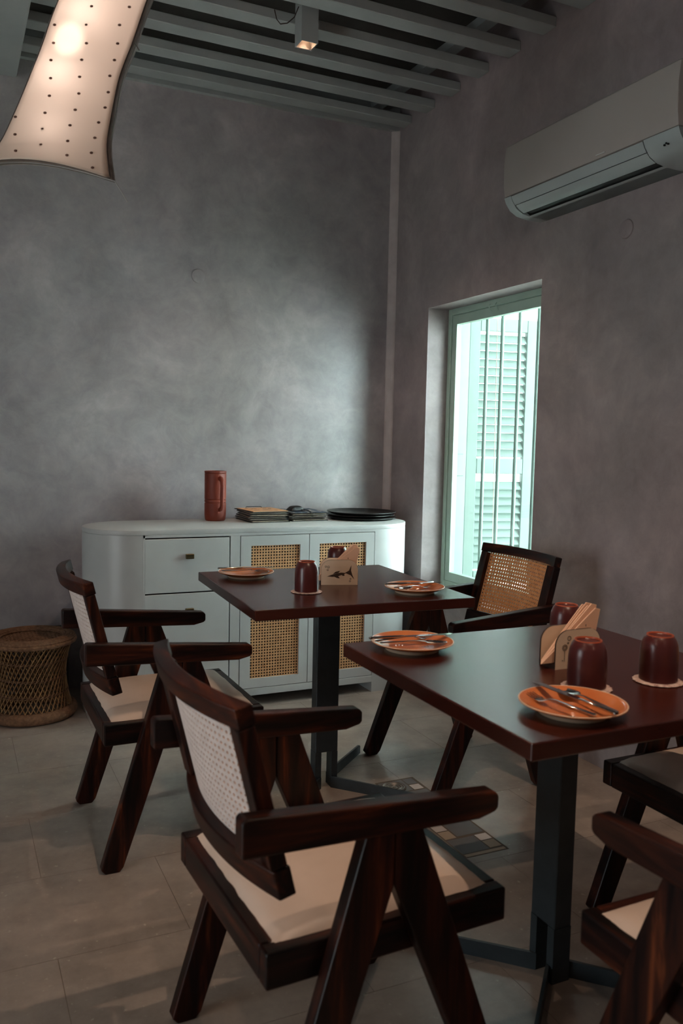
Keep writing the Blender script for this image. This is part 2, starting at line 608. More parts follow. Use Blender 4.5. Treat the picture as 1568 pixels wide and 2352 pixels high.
tag(MB().box(-3.4, -3.3, YF, -.03, ZC + .09, ZC + .13).build('ceiling_batten', 'ceil_paint', smooth=0),
    'long grey batten lying across the ceiling joists far to the left', 'batten')

# outside ground
structure(MB().box(-9, 9, -11, 6, -.32, -.3).build('ground', 'ground', smooth=0))

hs = thing('bounce_house_front', 'white rendered house front added across the lane to bounce sun into the window', 'building', (3.5, -6.4, -.3))  # unseen front, added to bounce sunlight onto the back wall
MB().box(-1.35, 1.5, -.4, 0, 0, 4.6).build('wall', 'facade', hs, 0)
MB().box(-1.45, 1.6, -.5, .05, 4.6, 4.75).build('cornice', 'facade', hs, 0)
hs = thing('bounce_house_front', 'long pale grey house front added across the lane to bounce sun at the window', 'building', (6.0, -2.3, -.3))  # added and sized to bounce sunlight through the window
MB().box(0, .4, -3.6, 9.0, 0, 6.0).build('wall', 'facade_b', hs, 0)
MB().box(-.05, .5, -3.7, 9.1, 6.0, 6.2).build('cornice', 'facade_b', hs, 0)

# ------------------------------------------------------------------ window
win = bpy.data.objects.new('window_1', None)
COL.objects.link(win)
structure(win)
win['label'] = 'tall sage green casement window with round bars in the right wall'
win.location = (0.125, WY1, WZ0)
wl, wh = WY1 - WY0, WZ1 - WZ0     # local: x outward, y from 0 (far) to -wl (near), z up
fw = .032
MB().box(0, .040, -fw, 0, 0, wh).bevel(.002, 1).build('frame', 'mint_f', win, 0)
MB().box(.0402, .120, -fw, 0, 0, wh).build('outer_frame', 'mint', win, 0)
MB().box(0, .040, -wl, -wl + fw, 0, wh).bevel(.002, 1).build('frame', 'mint_f', win, 0)
MB().box(.0402, .120, -wl, -wl + fw, 0, wh).build('outer_frame', 'mint', win, 0)
MB().box(0, .040, -wl + fw, -fw, wh - fw, wh).bevel(.002, 1).build('frame', 'mint_f', win, 0)
MB().box(.0402, .120, -wl + fw, -fw, wh - fw, wh).build('outer_frame', 'mint', win, 0)
MB().box(0, .040, -wl + fw, -fw, 0, fw).bevel(.002, 1).build('frame', 'mint_f', win, 0)
MB().box(.0402, .120, -wl + fw, -fw, 0, fw).build('outer_frame', 'mint', win, 0)
sash = MB().box(.006, .036, -fw - .045, -fw - .003, fw + .003, wh - fw - .003).box(.006, .036, -wl + fw + .003, -wl + fw + .045, fw + .003, wh - fw - .003) \
    .box(.006, .036, -wl + fw + .045, -fw - .045, wh - fw - .05, wh - fw - .003).box(.006, .036, -wl + fw + .045, -fw - .045, fw + .003, fw + .05).build('sash', 'mint_f', win, 0)
MB().box(.018, .022, -wl + fw + .04, -fw - .04, fw + .045, wh - fw - .045).build('pane', 'glass', sash, 0)
for z in (.18, .70, 1.27):
    MB().tube([(.0, -fw, z), (.0, -fw, z + .075)], .006, 8).build('hinge', 'mint_f', sash)
for y in (-.40, -.455):
    MB().tube([(-.004, y, wh - .06), (-.012, y + .004, wh - .045), (-.012, y + .012, wh - .03), (-.004, y + .014, wh - .02)], .003, 6).build('latch_hook', 'mint_f', sash)
for y in (-.196, -.329, -.472, -.62, -.765):
    MB().tube([(.118, y, .005), (.118, y, wh - .005)], .0095, 12).build('bar', 'mint', win)
MB().tube([(.045, -.385, wh - .09), (.047, -.392, .9), (.045, -.41, .28)], .0016, 6).build('blind_cord', 'cord', win)
MB().box(.045, .10, -fw - .010, -fw, .60, .72).bevel(.003, 1).build('strike_plate', 'mint', win, 0)
# outer sill
MB().box(.1255, .20, -wl, 0, -.03, .004).build('sill', 'mint', win, 0)

# louvred shutter leaf, standing open on the far jamb
LW, Z0, Z1 = .47, .49, 1.945
def shutter(loc, rz, m, label):
    """one leaf; m mirrors it for the other jamb"""
    sh = thing('louvred_shutter', label, 'shutter', loc, rz, 'louvred shutter leaves')
    def part(a0, a1, z0, z1, name):
        MB().box(a0, a1, -.036 if m > 0 else 0, 0 if m > 0 else .036, z0, z1).bevel(.003, 1).build(name, 'mint', sh, 0)
    part(0, .062, Z0, Z1, 'stile'); part(.335, LW, Z0, Z1, 'stile')
    part(.062, .335, 1.875, Z1, 'rail'); part(.062, .335, 1.10, 1.184, 'rail'); part(.062, .335, Z0, .56, 'rail')
    sl = MB().box(.063, .334, -.0245, .0245, -.003, .003, Matrix.Rotation(R(60 * m), 3, 'X')).bevel(.002, 1).mesh('slat', 'mint', 0)
    for z0, n in ((1.215, 15), (.59, 11)):
        for i in range(n):
            o = obj('slat', sl, sh)
            o.location = (0, -.018 * m, z0 + .0445 * i)
    for z in (.62, 1.68):
        MB().box(-.03, .0, -.004, .0, z, z + .1).build('hinge', 'mint', sh, 0)
shutter((.262, -.382, 0.0), R(-12), 1, 'mint green louvred shutter leaf standing open, seen through the window')
shutter((.266, -1.36, 0.0), R(-84), -1, 'mint green louvred shutter leaf on the near side of the window, hidden by the wall')

# ------------------------------------------------------------------ wall-mounted things
ac = thing('air_conditioner', 'white split air conditioner high on the right wall', 'air conditioner', (0, -1.32, 2.21))
prof = [(0, .28), (-.185, .285), (-.198, .275), (-.205, .21), (-.203, .12), (-.196, .075)]
MB().prism(prof + [(-.15, .075), (-.08, .075), (0, .075)], 'y', -.925, 0).bevel(.006, 2, 50).build('body', 'ac', ac)
lower = [(-.1955, .073), (-.186, .052), (-.165, .026), (-.13, .008), (-.08, .001), (0, .0), (0, .074)]
MB().prism(lower, 'y', -.925, -.775).build('side_cover', 'ac_flap', ac)
MB().prism(lower, 'y', -.045, 0).build('side_cover', 'ac_flap', ac)
MB().prism([(-.17, .073), (-.12, .022), (-.085, .001), (0, 0), (0, .073)], 'y', -.775, -.045).build('outlet', 'black', ac)
MB().prism([(-.085, .001), (-.1, .004), (-.09, .008), (0, .006), (0, 0)], 'y', -.775, -.045).build('bottom_cover', 'ac_flap', ac)
MB().prism([(-.196, .070), (-.187, .053), (-.175, .038), (-.171, .041), (-.183, .057), (-.191, .071)], 'y', -.771, -.048).build('flap', 'ac_flap', ac)
MB().prism([(-.173, .036), (-.158, .022), (-.132, .010), (-.130, .014), (-.155, .027), (-.169, .039)], 'y', -.771, -.052).build('flap', 'ac_flap', ac)
MB().box(-.2035, -.2015, -.60, -.555, .084, .088).build('badge', 'white', ac, 0)
for i in range(3):
    MB().box(-.182, -.176, -.855 - i * .008, -.851 - i * .008, .034 + .004 * (i % 2), .039 + .004 * (i % 2)).build('indicator', 'black', ac, 0)

def disc(name, label, loc, rot, mat):
    o = MB().lathe([(0, .006), (.03, .006), (.034, .004), (.036, 0), (0, 0)], 32).build(name, mat)
    o.location, o.rotation_euler = loc, rot
    return tag(o, label, 'cover plate')
disc('wall_cover_plate', 'round plaster coloured cover plate on the back wall', (-1.135, 0, 2.09), (R(90), 0, 0), 'plaster')
disc('wall_cover_plate', 'round plaster coloured cover plate below the air conditioner', (0, -1.828, 2.076), (0, R(-90), 0), 'plaster_r')

# ------------------------------------------------------------------ downlights
def downlight(x, y, label, power):
    t = thing('ceiling_downlight', label, 'downlight', (x, y, 2.888), 0, 'square box downlights')
    s, h = .037, ZT - 2.888
    mb = MB()
    for a, b_, c, d in ((-s, -s + .004, -s, s), (s - .004, s, -s, s), (-s + .004, s - .004, -s, -s + .004), (-s + .004, s - .004, s - .004, s)):
        mb.box(a, b_, c, d, 0, h)
    mb.build('housing', 'ceil_paint', t, 0)
    q = s - .0045
    mb = MB()
    lo = [(-q, -q, .001), (q, -q, .001), (q, q, .001), (-q, q, .001)]
    hi = [(-.019, -.019, .036), (.019, -.019, .036), (.019, .019, .036), (-.019, .019, .036)]
    mb._add(lo + hi, [(i, (i + 1) % 4, 4 + (i + 1) % 4, 4 + i) for i in range(4)])
    solid(mb.build('reflector', 'drain', t, 0), .001)
    MB().lathe([(0, .037), (.022, .037), (.022, .044), (0, .044)], 24).build('lens', 'lamp_lens', t)
    l = light('downlight_beam', 'SPOT', (x, y, 2.888 + .03), power, (1.0, .70, .50), .018, None, False, None, R(110), .8)
    return t
downlight(-.943, -.945, 'square box downlight hanging between joists over the far table', 30)
downlight(-1.15, -3.1, 'square box downlight over the near table', 52)
downlight(-1.15, -3.75, 'square box downlight behind the near table, the nearer of the pair', 36)
downlight(-2.75, -3.3, 'square box downlight added for fill over the aisle left of the camera', 14)  # unseen fixture, added as warm fill
downlight(-2.75, -5.2, 'square box downlight added for fill behind the camera', 14)  # another unseen fixture added to lift the room's brightness
_p = Vector((-2.75, -3.3, 2.876))
_q = Vector((-2.024, -2.03, 2.248))
_l = light('lantern_highlight_spot', 'SPOT', _p, 190, (1.0, .93, .86), .012, None, False, None, R(3.0), .3)  # narrow spot added to throw a bright disc on the lantern skin
_l.rotation_euler = (_q - _p).to_track_quat('-Z', 'Y').to_euler()
c_ = MB().tube([(-1.09, -.96, 2.99), (-1.08, -.96, 2.955), (-1.06, -.95, 2.945), (-1.03, -.95, 2.955), (-1.0, -.95, 2.985), (-.982, -.95, 3.03)], .002, 6).build('lamp_wire', 'burnt')
tag(c_, 'thin looping wire beside the box downlight', 'wire')

# ------------------------------------------------------------------ hide lantern
ROWS = [[[-2.2551, -1.9383, 1.9252], [-1.932, -2.0914, 1.9057]], [[-2.2001, -1.9599, 1.9699], [-1.937, -2.084, 1.9598]], [[-2.177, -1.9683, 1.9953], [-1.9362, -2.0802, 2.0042]], [[-2.1443, -1.9767, 2.0687], [-1.9242, -2.0793, 2.0739]], [[-2.1154, -1.9834, 2.142], [-1.9103, -2.0793, 2.1436]], [[-2.101, -1.9865, 2.1803], [-1.8967, -2.0814, 2.1884]], [[-2.0803, -1.991, 2.2361], [-1.8771, -2.0857, 2.2409]], [[-2.0585, -1.9948, 2.3038], [-1.8552, -2.0895, 2.3086]], [[-2.042, -1.9985, 2.3476], [-1.8407, -2.0922, 2.3523]], [[-2.0151, -2.0039, 2.4241], [-1.8097, -2.099, 2.4343]], [[-1.9959, -2.0047, 2.5113], [-1.7647, -2.1109, 2.533]], [[-1.9875, -2.0004, 2.5982], [-1.7056, -2.1277, 2.6482]]]
DOTS = [[-1.9662, -2.0355, 2.3303], [-1.8813, -2.0752, 2.3316], [-2.0513, -2.0, 2.2844], [-1.9789, -2.0339, 2.2841], [-1.9041, -2.0688, 2.2862], [-2.0539, -2.0031, 2.2384], [-1.9791, -2.0382, 2.2377], [-1.9092, -2.0707, 2.2401], [-2.0603, -2.0042, 2.195], [-1.9905, -2.0367, 2.1967], [-1.9171, -2.0708, 2.1991], [-2.0617, -2.0078, 2.1501], [-1.9959, -2.0382, 2.1544], [-1.9282, -2.0693, 2.1601], [-2.0649, -2.0104, 2.1061], [-1.9982, -2.041, 2.1128], [-1.9326, -2.071, 2.1196], [-2.0757, -2.0093, 2.064], [-2.0073, -2.0405, 2.0725], [-1.9402, -2.0711, 2.0807], [-2.1432, -1.9787, 2.0531], [-2.0817, -2.0102, 2.0241], [-2.0196, -2.0384, 2.0339], [-1.9553, -2.0676, 2.0433], [-2.1445, -1.9822, 2.0095], [-2.0858, -2.012, 1.9849], [-2.0256, -2.0392, 1.9953], [-1.9647, -2.0668, 2.0051], [-2.1433, -1.9866, 1.9684], [-2.0277, -2.0415, 1.96], [-1.9729, -2.0665, 1.9675], [-1.971, -2.0708, 1.9309]]
base = Vector((-2.06, -2.03, 1.90))
lan = thing('hide_lantern', 'glowing hide lantern with concave sides and brown knots hanging from the ceiling', 'lamp', base)
FN = Fv - Rv * .22 + Uv * .31
rowsV = [(Vector(a) - base, Vector(b_) - base) for a, b_ in ROWS]
def spl(t):
    t = max(0, min(.9999, t)) * (len(rowsV) - 1)
    i = int(t)
    f = t - i
    p = [rowsV[max(0, min(len(rowsV) - 1, k))] for k in (i - 1, i, i + 1, i + 2)]
    res = []
    for s in (0, 1):
        a, b_, c, d = (q[s] for q in p)
        res.append(.5 * ((2 * b_) + (c - a) * f + (2 * a - 5 * b_ + 4 * c - d) * f * f + (3 * b_ - a - 3 * c + d) * f ** 3))
    return res
def face(u, v, off, grow=0.0):
    l, r_ = spl(v)
    p = l.lerp(r_, u)
    c = l.lerp(r_, .5)
    p = p + (p - c) * grow
    e = 4 * u * (1 - u)
    # bottom and top edges sag inwards between the corners
    w0 = max(0, 1 - v / .18)
    w1 = max(0, (v - .82) / .18)
    p = p + Vector((0, 0, 1)) * (.030 * w0 * e * (1.25 - u * .5)) - Vector((0, 0, 1)) * (.05 * w1 * e)
    if grow:
        p = p - Vector((0, 0, .003 * max(0, 1 - v / .05) - .003 * max(0, (v - .95) / .05)))
    return p + FN * off
solid(MB().grid(lambda u, v: face(u, v, -.012 * 4 * u * (1 - u)), 16, 44).build('front_skin', 'shade', lan, 80), .0008)
solid(MB().grid(lambda u, v: face(u, v, .085 + .012 * 4 * u * (1 - u), .05), 10, 30).build('back_skin', 'shade', lan, 80), .0008)
NV = 44
def outline(off, g):
    pts = [face(0, j / NV, off, g) for j in range(NV + 1)] + [face(i / 16, 1, off, g) for i in range(1, 17)]
    pts += [face(1, 1 - j / NV, off, g) for j in range(1, NV + 1)] + [face(1 - i / 16, 0, off, g) for i in range(1, 16)]
    return pts
o0, o1, o2 = outline(0, 0), outline(.028, .055), outline(.085, .05)
n = len(o0)
mb = MB()
mb._add(o0 + o1 + o2, [(k * n + i, k * n + (i + 1) % n, (k + 1) * n + (i + 1) % n, (k + 1) * n + i) for k in (0, 1) for i in range(n)])
solid(mb.build('side_skin', 'rim', lan, 50), .0012)
MB().tube(o1, .0026, 6, True).build('wire_frame', 'wire', lan)
MB().tube(o0, .0016, 6, True).build('wire_frame', 'burnt', lan)
kn = MB().lathe([(0, .0025), (.003, .002), (.0045, 0), (.003, -.002), (0, -.002)], 8).mesh('knot', 'knot')
rq = Fv.to_track_quat('-Z', 'Y')
for d in DOTS:
    p = Vector(d) - base
    # set each knot on the skin
    best = min(((face(i / 16, j / 44, -.012 * 4 * (i / 16) * (1 - i / 16)) - p).length, i, j) for i in range(17) for j in range(45))
    q = face(best[1] / 16, best[2] / 44, -.012 * 4 * (best[1] / 16) * (1 - best[1] / 16))
    p = p + FN * ((q - p).dot(FN) / FN.length_squared - .0032)
    o = obj('knot', kn, lan)
    o.location = p
    o.rotation_mode = 'QUATERNION'
    o.rotation_quaternion = rq
    o.scale = (1, .75, 1)
c0 = face(1, 0, .028, .055)
MB().tube([c0, c0 + Vector((.013, -.012, -.025)), c0 + Vector((.028, -.024, -.055))], .0013, 6).build('loose_thread', 'wire', lan)
q = face(1, .56, .02, .05)
MB().tube([q + Vector((-.012, 0, .012)), q + Vector((.008, -.004, -.02))], .0014, 6).build('loose_thread', 'wire', lan)
top = face(.5, .97, .045)
MB().tube([top, Vector((top.x + .03, top.y, ZC - base.z))], .004, 8).build('hanging_cord', 'black', lan)
for u_, v_, e_ in ((.5, .82, .75), (.45, .62, .45), (.42, .37, .46), (.5, .20, .24)):
    light('lantern_bulb', 'POINT', base + face(u_, v_, .058), e_, (1.0, .86, .76), .024)
for x_, y_, e_, lab in ((-3.35, -3.9, 15, 'hide lantern added for fill light left of the camera, out of the picture'), (-1.2, -5.1, 9, 'hide lantern added for fill light behind the camera, out of the picture')):
    o = copy_tree(lan)  # unseen copy, added as a fill lamp
    o['label'] = lab
    o.location = (x_, y_, 1.95)
    light('lantern_bulb', 'POINT', (x_ + .09, y_ + .09, 2.30), e_, (1.0, .74, .58), .05)  # added fill light inside the unseen lantern copy

# ================================================================== SIDEBOARD
sb = thing('sideboard', 'long white sideboard with rounded ends, drawers and cane doors against the back wall', 'sideboard', (-.94, -.365, 0))
def lx(x): return x + .94
def ly(y): return y + .365
FY = ly(-.60)
XA, XB, RD = lx(-1.53), lx(-.355), .235
def stad(r, n=20):
    pts = []
    for i in range(n + 1):
        a = math.pi / 2 + math.pi * i / n
        pts.append((XA + r * math.cos(a), r * math.sin(a)))
    for i in range(n + 1):
        a = -math.pi / 2 + math.pi * i / n
        pts.append((XB + r * math.cos(a), r * math.sin(a)))
    return pts
MB().prism(stad(RD), 'z', .828, .851).bevel(.003, 2, 40).build('top', 'white', sb)
def end(sign):
    x0 = lx(-1.538) if sign < 0 else lx(-.388)
    xc = XA if sign < 0 else XB
    n = 22
    pts = [(x0, RD), (xc, RD)] if 0 else []
    for i in range(n + 1):
        a = math.pi / 2 + sign * -1 * math.pi * i / n if sign < 0 else math.pi / 2 - math.pi * i / n
        if sign < 0:
            a = math.pi / 2 + math.pi * i / n
        pts.append((xc + RD * math.cos(a), RD * math.sin(a)))
    pts = [(x0, RD)] + pts + [(x0, -RD)]
    MB().prism(pts, 'z', 0, .828).build('end_panel', 'white', sb, 30)
end(-1); end(1)
xl, xr = lx(-1.538), lx(-.388)
MB().box(xl, xr, RD - .02, RD, .05, .828).build('back_panel', 'white', sb, 0)
MB().box(xl, xr, -RD + .03, RD - .02, .05, .083).build('bottom_panel', 'white', sb, 0)
MB().box(xl, xr, -RD + .03, -RD + .034, .083, .815).build('recess_shade', 'gap_shade', sb, 0)  # near-black sheet: shade inside the cabinet is put into the colour
MB().box(xl, xr, -RD, -RD + .03, .8165, .828).build('face_rail', 'white', sb, 0)
MB().box(xl, xr, -RD, -RD + .03, .05, .084).bevel(.0015, 1).build('face_rail', 'white', sb, 0)
MB().box(lx(-1.137), lx(-1.091), -RD, -RD + .03, .084, .8165).bevel(.001, 1).build('face_stile', 'white', sb, 0)
for z0, z1 in ((.5665, .8105), (.316, .5605), (.090, .310)):
    d = MB().box(lx(-1.5315), lx(-1.1425), -RD - .0005, -RD + .0035, z0, z1).bevel(.0012, 1).build('drawer', 'white', sb, 0)
    MB().box(lx(-1.5318), lx(-1.1422), -RD + .0036, -RD + .024, z0 - .0003, z1 + .0003).build('drawer_shade_back', 'gap_shade', d, 0)  # dark edges: wear plus the shade between drawers, painted in as colour
    zc = z0 + .163 if z0 > .5 else z0 + .165
    MB().box(lx(-1.349), lx(-1.311), -RD - .014, -RD - .0005, zc - .011, zc + .011).bevel(.002, 1).build('pull', 'brass', d, 0)
for x0, x1, c0, c1 in ((-1.0875, -.744, -1.036, -.789), (-.7405, -.3905, -.688, -.436)):
    z0, z1, k0, k1 = .087, .8135, .131, .766
    a, b_, c, d_ = lx(x0), lx(x1), lx(c0), lx(c1)
    mb = MB().box(a, c, -RD, -RD + .022, z0, z1).box(d_, b_, -RD, -RD + .022, z0, z1).box(c, d_, -RD, -RD + .022, z0, k0).box(c, d_, -RD, -RD + .022, k1, z1)
    door = mb.build('door', 'white', sb, 0)
    cw, chh = d_ - c, k1 - k0
    nx, ny = round(cw / .0138), round(chh / .0138)
    cx = (c + d_) / 2
    cm = cane_mesh('cane_panel', 'cane_d', lambda u, w, cx=cx, k0=k0: Vector((cx + u, -RD + .010, k0 + w)), cw, chh, nx, ny, .29)
    solid(obj('cane_panel', cm, door), .0016)

# ------------------------------------------------------------------ things on the sideboard
ZS = .851
jug = thing('clay_jug', 'tall terracotta jug with grooved waist and side handle on the sideboard', 'jug', (-1.098, -.215, ZS), R(-82))
mb = MB().lathe([(0, 0), (.046, 0), (.051, .006), (.0535, .03), (.054, .088), (.0515, .0915), (.054, .095), (.054, .1035), (.0515, .107), (.054, .1105),
                 (.054, .2365), (.052, .238), (.0545, .2405), (.0545, .2495), (.051, .250), (.0495, .246), (.049, .02), (0, .015)], 48)
mb.build('body', 'terra', jug)
MB().tube([(.046, 0, .215), (.066, 0, .2125), (.079, 0, .200), (.082, 0, .17), (.081, 0, .12), (.077, 0, .075), (.066, 0, .062), (.046, 0, .056)],
          [.012, .013, .012, .0115, .011, .0105, .0105, .010], 12, False, .8, (0, 1, 0)).build('handle', 'terra', jug)

def clipboard(x, y, z, rz, label, paper, w=.205, d=.245):
    t = thing('menu_clipboard', label, 'menu', (x, y, z), rz, 'menu clipboards on the sideboard')
    MB().box(-w / 2, w / 2, -d / 2, d / 2, 0, .0045).bevel(.0012, 1).build('board', 'board', t, 0)
    MB().box(-w / 2 + .008, w / 2 - .008, -d / 2 + .006, d / 2 - .015, .0045, .0066).build('paper', paper, t, 0)
    return t
ordn = ['lowest', 'second lowest', 'third from the bottom', 'fourth from the bottom', 'fifth from the bottom', 'topmost']
z = ZS
for i in range(6):
    t = clipboard(-.858 + random.uniform(-.008, .008), -.252 + random.uniform(-.008, .008), z, R(random.uniform(-4, 4)),
                  ('dark menu clipboard in the left stack on the sideboard, %s' % ordn[i]) if i < 5 else 'menu clipboard with tan printed sheet on top of the left stack', 'paper_t' if i == 5 else 'paper_w')
    z += .0098
    if i == 5:
        MB().tube([(-.045, .105, .008), (-.04, .112, .011), (.04, .112, .011), (.045, .105, .008)], .0018, 6).build('clip', 'black', t)
        for a, b_, c in ((-.05, -.05, .03), (.02, -.02, .045), (-.03, .03, .025), (.04, .06, .02), (-.06, .005, .02), (.05, -.07, .02)):
            MB().box(a - c / 2, a + c / 2, b_ - .006, b_ + .006, .0066, .0069).build('print', 'ink', t, 0)
        for a, b_ in ((.06, .04), (-.06, .06)):
            MB().lathe([(0, .0069), (.010, .0069), (.010, .0066)], 10, (a, b_, 0)).build('print', 'ink', t, 0)
z2 = ZS
for i in range(5):
    t = clipboard(-.645 + random.uniform(-.008, .008), -.232 + random.uniform(-.008, .008), z2, R(random.uniform(-4, 4)),
                  ('dark menu clipboard in the right stack on the sideboard, %s' % ordn[i]) if i < 4 else 'menu clipboard with dark blue patterned sheet on top of the right stack', 'paper_b' if i == 4 else 'paper_w')
    z2 += .0098
dv = thing('pager', 'small black plastic pager with cord loop lying on the right menu stack', 'pager', (-.685, -.27, z2), R(10))
MB().grid(lambda u, v: Vector(((u - .5) * .082, (v - .5) * .06, .022 * (1 - abs(2 * u - 1) ** 4) * (1 - abs(2 * v - 1) ** 4) ** .5 + .002)), 14, 12).build('case', 'black', dv)
MB().prism([(-.041, -.03), (.041, -.03), (.041, .03), (-.041, .03)], 'z', 0, .003).bevel(.001, 1).build('base', 'black', dv, 0)
MB().tube([(.02, -.03, .006), (.026, -.075, .004), (.03, -.102, -.004), (.034, -.107, -.026), (.04, -.105, -.031), (.042, -.10, -.010), (.036, -.07, .004), (.028, -.03, .006)], .0016, 6).build('cord', 'black', dv)

tr_prof = [(0, .003), (.160, .003), (.176, .0125), (.184, .0140), (.185, .0118), (.178, .0095), (.163, 0), (0, 0)]
tm = MB().lathe(tr_prof, 64).mesh('serving_tray', 'black')
for i, w in enumerate(('lowest', 'middle', 'topmost')):
    o = obj('serving_tray', tm)
    o.location = (-.312 + (.004, -.005, 0)[i], -.285 + (.0, .005, -.003)[i], ZS + i * .0142)
    tag(o, 'round black serving tray on the right end of the sideboard, %s of three' % w, 'tray', 'stacked black trays')

# ================================================================== WICKER STOOL
st = thing('wicker_stool', 'hourglass woven cane stool beside the sideboard', 'stool', (-1.986, -.352, 0))
def rad(z):      # hourglass
    t = (z - .185) / .17
    return .144 + .036 * t * t + (.0 if t < 0 else -.002)
zb, zt_ = .035, .345
def ring(z, r_): return [(r_ * math.cos(2 * math.pi * i / 60), r_ * math.sin(2 * math.pi * i / 60), z) for i in range(60)]
MB().tube(ring(.026, .172), .026, 12, True).build('base_ring', 'wick_d', st)
NS = 46
def stick(sgn, a0, dr):
    pts = []
    for k in range(9):
        zz = zb + (zt_ - zb) * k / 8
        a = a0 + sgn * 1.02 * (k / 8 - .5)
        r_ = rad(zz) + dr
        pts.append((r_ * math.cos(a), r_ * math.sin(a), zz))
    return MB().tube(pts, .0027, 5)
for i in range(NS):
    a = 2 * math.pi * i / NS
    stick(1, a, .003).build('stick', 'wick', st)
    stick(-1, a + .03, -.003).build('stick', 'wick', st)
for zz in (.115, .185, .262):
    for ph in (0, math.pi):
        pts = []
        for k in range(180):
            a = 2 * math.pi * k / 180
            w = 23 * a + ph
            r_ = rad(zz) + .0005 + .0055 * math.cos(w)
            pts.append((r_ * math.cos(a), r_ * math.sin(a), zz + .0045 * math.sin(w)))
        MB().tube(pts, .0028, 5, True).build('twined_band', 'wick_d', st)
for k, (r_, zz, rr) in enumerate(((.186, 0.345, .011), (.181, 0.357, .010), (.170, 0.362, .0095), (.157, 0.364, .009), (.145, 0.362, .008), (.136, 0.357, .006))):
    MB().tube(ring(zz, r_), rr, 8, True).build('rim_coil', 'wick_d', st)
mb = None
for d in (0, 1):
    for k in range(-8, 9):
        c = k * .016
        L = math.sqrt(max(0, .134 ** 2 - c * c))
        pts = []
        for j in range(17):
            s_ = -L + 2 * L * j / 16
            zz = .350 + .0016 * math.cos(math.pi * s_ / .016 + math.pi * k + math.pi * d)
            pts.append((s_, c, zz) if d == 0 else (c, s_, zz))
        MB().tube(pts, .0056, 6, False, .35, (0, 0, 1)).build('seat_strand', 'wick_d', st)
bx = MB().box(-.16, .14, -.06, .06, 0, .325).bevel(.004, 1).build('storage_box', 'dark_box', smooth=0)
bx.location = (-1.94, -.065, 0)
tag(bx, 'dark flat-topped box mostly hidden behind the wicker stool', 'box')


# ================================================================== TABLES
def table(loc, rz, label, post_rz):
    t = thing('square_table', label, 'table', loc, rz, 'square mahogany tables')
    s = .3836
    MB().box(-s, s, -s, s, .716, .75).bevel(.003, 2).build('table_top', 'top', t, 0)
    Rz = Matrix.Rotation(post_rz, 3, 'Z')
    mb = MB()
    # hollow flat post with a slot cut out at the foot
    mb.box(-.043, .043, -.025, .025, .135, .708, Rz)
    post = mb.bevel(.002, 1).build('post', 'steel', t, 0)
    for sx in (-1, 1):
        MB().box(min(sx * .043, sx * .020), max(sx * .043, sx * .020), -.025, .025, 0, .135, Rz).build('post_leg', 'steel', t, 0)
    MB().box(-.02, .02, -.025, -.02, .0, .0).bm.free()
    for k in range(4):
        Rk = Matrix.Rotation(R(45 + 90 * k), 3, 'Z')
        mb = MB().prism([(.03, 0), (.36, 0), (.36, .028), (.35, .036), (.03, .042)], 'y', -.004, .004, Rk)
        mb.build('base_bar', 'steel', t, 0)
        MB().prism([(.03, .68), (.33, .700), (.33, .710), (.03, .710)], 'y', -.004, .004, Rk).build('top_bracket', 'steel', t, 0)
    MB().box(-.30, .30, -.30, .30, .708, .716).build('mount_plate', 'steel', t, 0)
    return t
table((-1.0813, -1.5731, 0), -.0461, 'square mahogany table with steel post, the far one before the sideboard', 0)
table((-1.0212, -2.7815, 0), .0016, 'square mahogany table with steel post, the near one at right', R(90))


